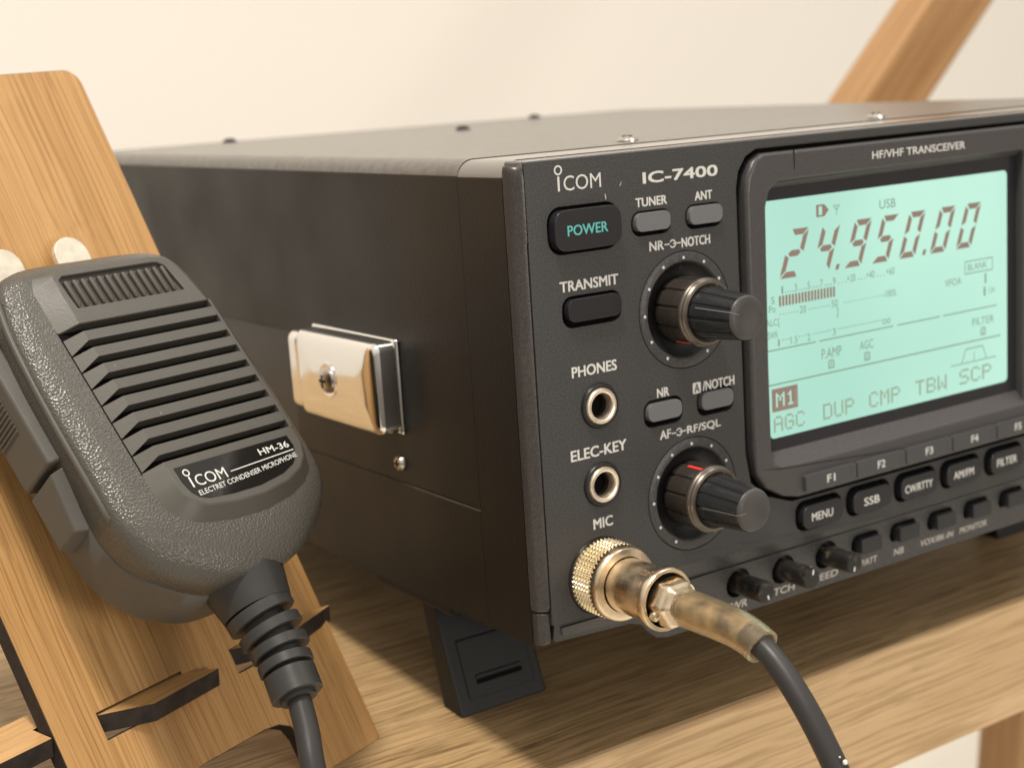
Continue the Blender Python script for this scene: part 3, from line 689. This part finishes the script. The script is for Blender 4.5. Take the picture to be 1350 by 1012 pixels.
# horizontal shelf with fingers through the slots (b, nh) outline at z 30.8..35.8
def FH(a,c,t):return Vector((P0.x,P0.y,0))+b*a+nh*c+zz*t
def flat_obj(name,bm,mats,parent,R,o):
    me=bpy.data.meshes.new(name)
    for v in bm.verts:v.co*=S
    bmesh.ops.recalc_face_normals(bm,faces=bm.faces)
    for f in bm.faces:
        if abs(f.normal.z)<.5:f.material_index=1
        f.smooth=False
    bm.to_mesh(me);bm.free()
    ob=bpy.data.objects.new(name,me);COL.objects.link(ob)
    for m in mats:me.materials.append(m)
    ob.parent=parent;ob.matrix_local=parent.matrix_world.inverted()@basis(o,*R);return ob
M['bamboo_x']=wood('bamboo_crosswise',0,(.46,.27,.105),(.50,.295,.12),(.54,.325,.14),fine=2300,long=7,rough=.42,bump=.12,dark=.74)
sh_o=[(-125,-21.2),(-93.7,-21.2),(-93.7,-28.6),(-79.8,-28.6),(-79.8,-21.2),(-67.8,-14.4),(-44.9,-15.6),(-53.4,-22.4),(-53.4,-28.6),(-35.3,-28.6),(-35.3,-21.2),(-20,-14.8),(1.8,-19.0),(-8.9,-22.6),(-8.9,-28.6),(-2,-28.6),(-2,-36),(-125,-36)]
bm=P(sh_o,30.9,35.8,FZ)
flat_obj('shelf',bm,[M['bamboo_x'],M['char']],stand,(b,nh,Vector((0,0,-1))) if False else (b,-nh,zz),P0) if False else None
# (b, -nh, z) is right-handed: flip the second coordinate
bm=P([(p[0],-p[1]) for p in sh_o],30.9,35.8,FZ)
flat_obj('shelf',bm,[M['bamboo_x'],M['char']],stand,(b,-nh,zz),P0)
for bb,oo in ((-7,[(6.4,.0),(24,.0),(32,30.7),(25,30.7)]),(-119,[(-10,.0),(75,.0),(37,30.7),(20,30.7)])):
    bm=bmesh.new()
    prism(bm,oo,bb-2.5,bb+2.5,lambda a,c,t:Vector((t,a,c)))
    flat_obj('support_leg',bm,[M['char'],M['bamboo_x']],stand,(b,-nh,zz),P0)
# hanger: two-pronged metal plate on the board
pr=[]
def prong(c):
    return [(c-5.4,138)]+[(c+5.4*math.cos(math.radians(180-180*k/10)),157.0+5.4*math.sin(math.radians(180-180*k/10))) for k in range(11)]+[(c+5.4,138)]
ho=[(-60,112)]+prong(-54.6)+[(-47,134),(-44,131.5),(-41,134)]+prong(-33.0)+[(-27.6,112)]
bm=P(ho,3.4,5.0,FZ);prism(bm,rr(-56,-31.6,104,124,3),0.05,3.35,FZ)
hg=board_obj('hanger',bm,[M['zinc']],stand)
hv=hg.modifiers.new('b','BEVEL');hv.width=.0003;hv.segments=2;hv.limit_method='ANGLE'
# ------------------------------------------------------------------ hand microphone
mb=Vector((0.9522401,0.30386514,-0.03007939));mu=Vector((-0.19232366,0.67336054,0.71386077));mn=Vector((0.23717168,-0.67398187,0.69964136))
MT=Vector((-92.683,65.279,130.597))
MICM=basis(MT,mb,mu,mn)
mic=thing('hand_microphone','grey hand microphone with ribbed grille and black label, hanging on the bamboo stand','microphone',MICM,(16,-74,-16))
XC=16.2
def outline(ctrl,nlev,m=5):
    pts=[(XC-d,v) for d,v in ctrl]+[(XC+d,v) for d,v in reversed(ctrl[:-1])] if ctrl[-1][0]==0 else None
    # ctrl from top centre (0,v) down to bottom centre (0,v)
    L=[(XC-d,v,nlev(XC-d,v) if callable(nlev) else nlev) for d,v in ctrl]
    R=[(XC+d,v,nlev(XC+d,v) if callable(nlev) else nlev) for d,v in reversed(ctrl[1:-1])]
    return [Vector(p) for p in catmull([Vector(p) for p in L+R],m,closed=True)]
#        top c   ...                                             bottom c
A0=[(0,17.6),(10,17.7),(18,17.2),(22.6,14.5),(24.4,7),(25.2,-5),(25.6,-20),(25.6,-35),(25,-46),(23.2,-53.5),(17,-58.2),(8,-60.2),(0,-60.8)]
A1=[(0,20.6),(11,20.6),(20,19.6),(25.6,16.0),(28.6,7),(30.0,-6),(30.6,-20),(30.7,-36),(30.3,-48),(27.8,-56),(20.0,-62.8),(11,-69.0),(0,-70.6)]
A2=[(0,21.8),(11.5,21.8),(21,20.8),(26.6,17.0),(29.6,7.4),(31.0,-6),(31.5,-20),(31.5,-37),(31.3,-49),(28.4,-57.2),(20.8,-64.2),(11.5,-70.2),(0,-71.8)]
A3=[(0,22.4),(11.5,22.4),(21,21.5),(26.6,17.9),(29.6,8),(31.0,-6),(31.4,-20),(31.4,-38),(31.2,-50.5),(28.6,-59),(21.4,-65.6),(11.6,-70.6),(0,-72)]
A4=[(0,21.8),(11.0,21.8),(20,20.8),(25.4,17.2),(28.4,8),(29.8,-6),(30.2,-20),(30.2,-37),(29.8,-49.5),(27,-57.2),(20.6,-64.6),(12,-69.8),(0,-70.6)]
A5=[(0,18.6),(10,18.6),(18,17.6),(23.4,14),(26,7),(27.2,-6),(27.6,-20),(27.6,-37),(27.4,-50),(25,-58),(19,-65),(10,-68),(0,-68)]
n1=lambda x,v:-5.0-(max(0,-58-v))*.07
n2=lambda x,v:-6.1-(max(0,-58-v))*.09
n3=lambda x,v:-8.0-(max(0,-58-v))*.12
lo=[outline(A0,-3.2),outline([((a[0]+c[0])/2,(a[1]+c[1])/2) for a,c in zip(A0,A1)],-3.9),outline(A1,n1),outline(A2,n2),outline(A3,n3),outline([((a[0]+c[0])/2,(a[1]+c[1])/2) for a,c in zip(A3,A4)],-16.4),outline([((a[0]+c[0])/2-.45,(a[1]+c[1])/2+.3) for a,c in zip(A3,A4)],-16.8),outline([((a[0]+c[0])/2-.45,(a[1]+c[1])/2+.3) for a,c in zip(A3,A4)],-17.1),outline([((a[0]+c[0])/2-.1,(a[1]+c[1])/2) for a,c in zip(A3,A4)],-17.5),outline(A4,-24.0),outline(A4,-31.0),outline(A5,-33.2)]
body=obj('body',loft(bmesh.new(),lo),M['mic'],mic,smooth=50)
body.data.materials.append(M['micflat'])
for pl in body.data.polygons:
    if sum(body.data.vertices[i].co.z for i in pl.vertices)/len(pl.vertices)<(-17+16)*S:pl.material_index=1
# smooth moulded band round the shoulder of the case (the bright rim along the left edge)
bm=bmesh.new()
rim=[Vector((-12.9,13,-6.1)),Vector((-14.3,2,-6.9)),Vector((-15.2,-18,-7.2)),Vector((-15.4,-36,-7.4)),Vector((-15.2,-46.2,-7.8)),Vector((-14.6,-48.0,-9.4))]
tube(bm,catmull(rim,6),[.9]*26+[.8,.65,.5,.35,.2],12)
obj('side_rim',bm,M['micflat'],mic)
# push-to-talk bar and its lower wedge on the left side
def FSide(a,c,t):return Vector((-15.6-t,a,c))   # a = u, c = n
bm=bmesh.new()
loft(bm,[[Vector((-13.4,v,m_)) for v,m_ in ((12,-12.4),(-27.6,-12.4),(-27.6,-28.6),(12,-28.6))],[Vector((-17.6,v,m_)) for v,m_ in ((10.5,-13.8),(-27.2,-13.8),(-27.2,-27.6),(10.5,-27.6))]])
ptt=obj('talk_bar',bm,M['micflat'],mic,bevel=.7,seg=3)
bm=bmesh.new()
for i in range(16):
    v=3.6-i*1.25;tube(bm,[Vector((-17.6,v,-17.5)),Vector((-17.7,v,-26.8))],.42,8)
obj('grip_ribs',bm,M['micflat'],ptt)
bm=bmesh.new()
loft(bm,[[Vector((-13.4,v,m_)) for v,m_ in ((-28.8,-12.8),(-45.0,-16.8),(-45.0,-28.4),(-28.8,-28.4))],[Vector((-17.4,v,m_)) for v,m_ in ((-29.2,-15.6),(-43.6,-18.6),(-43.6,-27.4),(-29.2,-27.4))]])
obj('lower_talk_wedge',bm,M['micflat'],mic,bevel=.35)
bm=bmesh.new();prism(bm,[(-28.5,-22.4),(-43.8,-22.4),(-43.8,-22.7),(-28.5,-22.7)],3.0,3.36,FSide)
# raised front plate ------------------------------------------------
PT=4.87
def F3(a,c,t):return Vector((a,c,t))
def plateau(top,base,t0=0.0,t1=-3.4):
    return loft(bmesh.new(),[[Vector((a,c,t1)) for a,c in base],[Vector((a,c,t0)) for a,c in top]])
# upper part with the small ribbed window
ut=[(0.2,0),(40.2,0),(38.4,8.5),(36.6,13.6),(34.2,15.4),(30,15.9),(3.4,15.9),(.9,15.0),(.2,13.2)]
ub=[(-4.8,0),(42.4,0),(41.0,9),(39.3,14.8),(36,17.3),(30.5,17.9),(2.4,17.9),(-2.8,17.0),(-4.8,12.6)]
hole=[(2.4,4.5),(35.4,4.5),(33.8,12.6),(32.2,13.9),(30.6,14.1),(3.0,14.1),(1.8,13.2),(1.7,12.0)]
bm=bmesh.new()
tri=tessellate_polygon([[Vector((*p,0)) for p in ut],[Vector((*p,0)) for p in hole]])
fl=[bm.verts.new(Vector((*p,0))) for p in ut+hole]
for t in tri:bm.faces.new([fl[i] for i in t])
bb_=[bm.verts.new(Vector((*p,-3.4))) for p in ub]
for i in range(len(ut)):bm.faces.new([fl[i],fl[(i+1)%len(ut)],bb_[(i+1)%len(ut)],bb_[i]])
hb=[bm.verts.new(Vector((*p,-1.4))) for p in hole];k0=len(ut)
for i in range(len(hole)):bm.faces.new([fl[k0+i],fl[k0+(i+1)%len(hole)],hb[(i+1)%len(hole)],hb[i]])
bm.faces.new(hb)
up=obj('grille_top',bm,M['micflat'],mic,smooth=25,bevel=.25)
bm=bmesh.new()
for i in range(13):
    x=3.5+i*2.46
    tube(bm,[Vector((x-.1,12.9,-1.2)),Vector((x-.1,12.6,-.62)),Vector((x+.05,6.0,-.62)),Vector((x+.05,5.5,-.9)),Vector((x+.05,5.4,-1.35))],[.3,.62,.62,.6,.35],10)
obj('grille_ribs',bm,M['micflat'],up)
# slats
bm=bmesh.new()
for k in range(1,9):
    z1=-PT*(k-1)-2.15;z0=-PT*k
    A=[Vector((.1,z0,0)),Vector((40.2+.05*k,z0,0)),Vector((40.2+.05*k,z1,0)),Vector((.1,z1,0))]
    dn=-3.5
    Wd=[Vector((-4.7,z0-1.9,dn)),Vector((-4.7,z1,dn))]
    v=[bm.verts.new(p) for p in A];w=[bm.verts.new(p) for p in Wd]
    bt=[bm.verts.new(Vector((.1,z0,dn))),bm.verts.new(Vector((40.25,z0,dn))),bm.verts.new(Vector((40.25,z1,dn))),bm.verts.new(Vector((.1,z1,dn)))]
    bm.faces.new(v);bm.faces.new([v[0],v[3],w[1],w[0]])
    bm.faces.new([v[0],w[0],bt[0]]);bm.faces.new([v[3],bt[3],w[1]])
    bm.faces.new([v[1],v[0],bt[0],bt[1]]);bm.faces.new([v[3],v[2],bt[2],bt[3]])
# right rail joining the slats
rail=[(40.15,0),(40.9,0),(41.2,-41),(40.5,-41)]
loft(bm,[[Vector((a,c,-3.5)) for a,c in ((40.15,.2),(43.0,.2),(43.8,-41.2),(40.5,-41.2))],[Vector((a,c,0)) for a,c in ((40.15,.2),(40.9,.2),(41.3,-41.2),(40.5,-41.2))]])
obj('grille_slats',bm,M['micflat'],mic,smooth=0)
obj('grille_floor',P([(-4.6,.5),(41.5,.5),(42,-41.5),(-4.6,-41.5)],-3.3,-3.15,F3),M['hole'],mic,smooth=0)
# lower part with the label
lt=[(.1,-40.9),(40.9,-40.9),(41.0,-45.5),(39.4,-49.6),(36.2,-52.6),(30.5,-54.8),(22,-56.0),(13,-55.8),(5.6,-54.6),(2.0,-52.6),(.4,-50),(.1,-46)]
lb=[(-4.8,-40.9),(43.8,-40.9),(43.8,-47),(42,-52),(38,-55.6),(31.5,-58.0),(22.5,-59.4),(12.5,-59.2),(4.0,-57.6),(-1.2,-55.2),(-4.2,-51),(-4.8,-46.5)]
low=obj('label_plate',plateau(lt,lb),M['micflat'],mic,smooth=30,bevel=.3)
lab=[(1.7,-43.3),(37.8,-43.3),(38.0,-46.4),(37.0,-49.2),(34.5,-51.2),(30,-52.8),(22,-53.9),(13.5,-53.8),(6.5,-53.0),(4.0,-52.0),(2.6,-50.2),(1.8,-47.4)]
lb_=obj('name_label',P(lab,.0,.14,F3),M['label'],low,smooth=0)
bm=brand(bmesh.new(),3.5,14.6,-49.4,2.9,F3,.19,0)
text(bm,'HM-36',26.8,36.7,-46.5,-44.7,F3,.19,.02)
text(bm,'ELECTRET CONDENSER MICROPHONE',4.6,37.0,-51.9,-50.3,F3,.19,.01) if False else None
bm.faces.new([bm.verts.new(Vector(p)) for p in((16.0,-48.35,.19),(37.2,-47.6,.19),(37.2,-47.35,.19),(16.0,-48.1,.19))])
def arc_text(bm,s,x0,x1,zf,h):
    text(bm,s,x0,x1,0,h,lambda a,c,t:Vector((a,c+zf(a),t)),.19,.008)
arc_text(bm,'ELECTRET CONDENSER MICROPHONE',4.4,37.2,lambda a:-51.9+ (a-4.4)/32.8*2.3-.2*math.sin((a-4.4)/32.8*PI),1.35)
obj('label_lettering',bm,M['white'],lb_,smooth=0)
# strain relief boot and cord
def ringtube(pts,rs,n=32):return tube(bmesh.new(),pts,rs,n)
bp=[Vector((15.6,-66.0,-16)),Vector((14.4,-78.4,-16)),Vector((14.3,-79.6,-16)),Vector((14.4,-84.4,-16)),Vector((14.1,-89.0,-16)),Vector((13.1,-93.2,-16)),Vector((12.0,-98.3,-16)),Vector((11.0,-102.4,-16))]
bt=obj('cord_boot',ringtube([bp[0],bp[0].lerp(bp[1],.5),bp[1]],[11.2,10.0,8.7]),M['rubber'],mic)
core=catmull(bp[1:],4)
obj('boot_core',ringtube(core,[5.6-.05*i for i in range(len(core))]),M['rubber'],bt)
for i,(r,wd) in enumerate(((8.6,1.35),(8.0,1.2),(7.3,1.15),(6.7,1.1),(6.35,2.9))):
    c=bp[2+i]
    d=(bp[min(3+i,7)]-bp[1+i]).normalized()
    obj('boot_ring',tube(bmesh.new(),[c-d*(wd+.2),c-d*wd,c+d*wd,c+d*(wd+.2)],[r-.4,r,r,r-.4],40),M['rubber'],bt,smooth=25)
inv=MICM.inverted()
def w2m(x,y,z):return (inv@(Vector((x,y,z))*S))/S
cpts=[bp[7],Vector((8.6,-109.5,-16.3)),Vector((5.6,-116.5,-16.8)),w2m(-69.5,-4,31),w2m(-69,-12,22),w2m(-64,-26,12),w2m(-54,-46,4.5),w2m(-38,-74,-6),w2m(-22,-95,-30),w2m(-12,-105,-90),w2m(-10,-100,-200),w2m(-14,-90,-300)]
cc=catmull(cpts,8)
obj('cord',tube(bmesh.new(),cc,2.95,20),M['cord'],mic)
# hanging button on the back
obj('hanging_button',lathe(bmesh.new(),[(4.0,-33),(4.0,-36.2),(6.5,-36.4),(6.5,-37.6),(0,-37.8)],lambda a,c,t:Vector((XC+a,6+c,t)),28),M['steel'],mic)
# ------------------------------------------------------------------ table, beam, room
TR=Matrix.Translation((0,.0136,0))
table=thing('wooden_table','oak wood table with grey brown grain under the radio and stand','table',TR,(0,0,-40))
obj('tabletop',B(-700,950,1.6,440,-44,0),M['table'],table,bevel=.3)
obj('edge_veneer',P([(0,-44.1),(1.5,-44.1),(1.5,-.25),(.9,-.35),(.25,-1.0),(0,-2.0)],-700,950,FS),M['tedge'],table,smooth=30)
def leg_bm(x,y):return B(x,x+50,y,y+35,-763,-44.2)
for x,y in ((616,288),(-660,335),(-660,20),(880,20)):
    obj('leg',leg_bm(x,y),M['beam'],table,bevel=1)
bd=Vector((62,0,64.6)).normalized();pd=Vector((bd.z,0,-bd.x))
bs=Vector((569.4,432,123))
beam=bpy.data.objects.new('wooden_beam',None)
bpy.data.objects.remove(beam)
bm=bmesh.new();box(bm,0,50.5,0,32,-1180,900)
me=bpy.data.meshes.new('wooden_beam')
for v in bm.verts:v.co*=S
bm.to_mesh(me);bm.free();me.materials.append(M['beam'])
beam=bpy.data.objects.new('wooden_beam',me);COL.objects.link(beam)
beam.matrix_world=basis(bs,pd,Vector((0,1,0)),bd)
bvm=beam.modifiers.new('b','BEVEL');bvm.width=.003;bvm.segments=2
tag(beam,'blurred brown wooden beam slanting up behind the radio against the wall','beam')
def struct(name,bm,m):
    o=obj(name,bm,m,None,smooth=0);tag(o,kind='structure');return o
struct('wall',B(-900,4500,1150,1200,-763,2600),M['wall'])
struct('floor',B(-3500,4500,-2500,1150,-800,-763),M['floor'])
# ------------------------------------------------------------------ light
def light(name,typ,loc,target,power,size,color):
    l=bpy.data.lights.new(name,typ);l.energy=power;l.color=color
    if typ=='AREA':l.shape='DISK';l.size=size
    else:l.shadow_soft_size=size
    o=bpy.data.objects.new(name,l);COL.objects.link(o);o.location=loc
    d=Vector(target)-Vector(loc);o.rotation_euler=d.to_track_quat('-Z','Y').to_euler();return o
key=Vector((-.25,-.13,.94)).normalized()*1.9
light('ceiling_lamp','AREA',key+Vector((.05,.05,0)),(.05,.05,0),35,.24,(1,.92,.80))
light('wall_fill','AREA',(1.2,-.2,2.3),(.9,1.15,.2),13,.9,(1,.95,.88))  # added fill to brighten the wall, no lamp of the room
light('front_fill','AREA',(.45,-1.9,.42),(.2,0,.02),11,.5,(1,.92,.82))  # added soft fill for panel and table edge, no real fixture
wd=bpy.data.worlds.new('World');sc.world=wd;wd.use_nodes=True;nt=wd.node_tree
bg=nt.nodes['Background'];tc=nt.nodes.new('ShaderNodeTexCoord');sp=nt.nodes.new('ShaderNodeSeparateXYZ');cr=nt.nodes.new('ShaderNodeValToRGB')
nt.links.new(tc.outputs['Generated'],sp.inputs[0])
mr=nt.nodes.new('ShaderNodeMapRange');mr.inputs['From Min'].default_value=-1;mr.inputs['From Max'].default_value=1
nt.links.new(sp.outputs['Z'],mr.inputs['Value']);nt.links.new(mr.outputs['Result'],cr.inputs['Fac'])
e=cr.color_ramp.elements;e[0].position=.2;e[0].color=(.12,.095,.07,1);e[1].position=.85;e[1].color=(1.0,.94,.86,1)
x=e.new(.46);x.color=(.22,.19,.155,1);x=e.new(.56);x.color=(.58,.53,.46,1)
nt.links.new(cr.outputs['Color'],bg.inputs['Color']);bg.inputs['Strength'].default_value=.92
# ------------------------------------------------------------------ camera
RXc=Matrix(((0.82650521,-0.55910586,-0.06549633),(-0.1614043,-0.12390387,-0.97907941),(0.53929379,0.81978562,-0.19264928)))
Rw=Matrix(((1,0,0),(0,math.cos(TILT),math.sin(TILT)),(0,-math.sin(TILT),math.cos(TILT))))
MW=RXc@Rw.transposed()
cw=Vector((-203.076,-284.288,209.788))
cam=bpy.data.cameras.new('camera');co=bpy.data.objects.new('camera',cam);COL.objects.link(co);sc.camera=co
r,d,f=MW[0],MW[1],MW[2]
m=Matrix((r,-d,-f)).transposed().to_4x4();m.translation=cw*S;co.matrix_world=m
cam.sensor_width=36;cam.lens=36*1973.69/1350;cam.clip_start=.01;cam.clip_end=50
cam.dof.use_dof=True;cam.dof.focus_distance=.352;cam.dof.aperture_fstop=18
sc.view_settings.view_transform='Standard';sc.view_settings.look='None';sc.view_settings.exposure=0;sc.view_settings.gamma=1
sc.render.engine='CYCLES'
sc.cycles.max_bounces=8
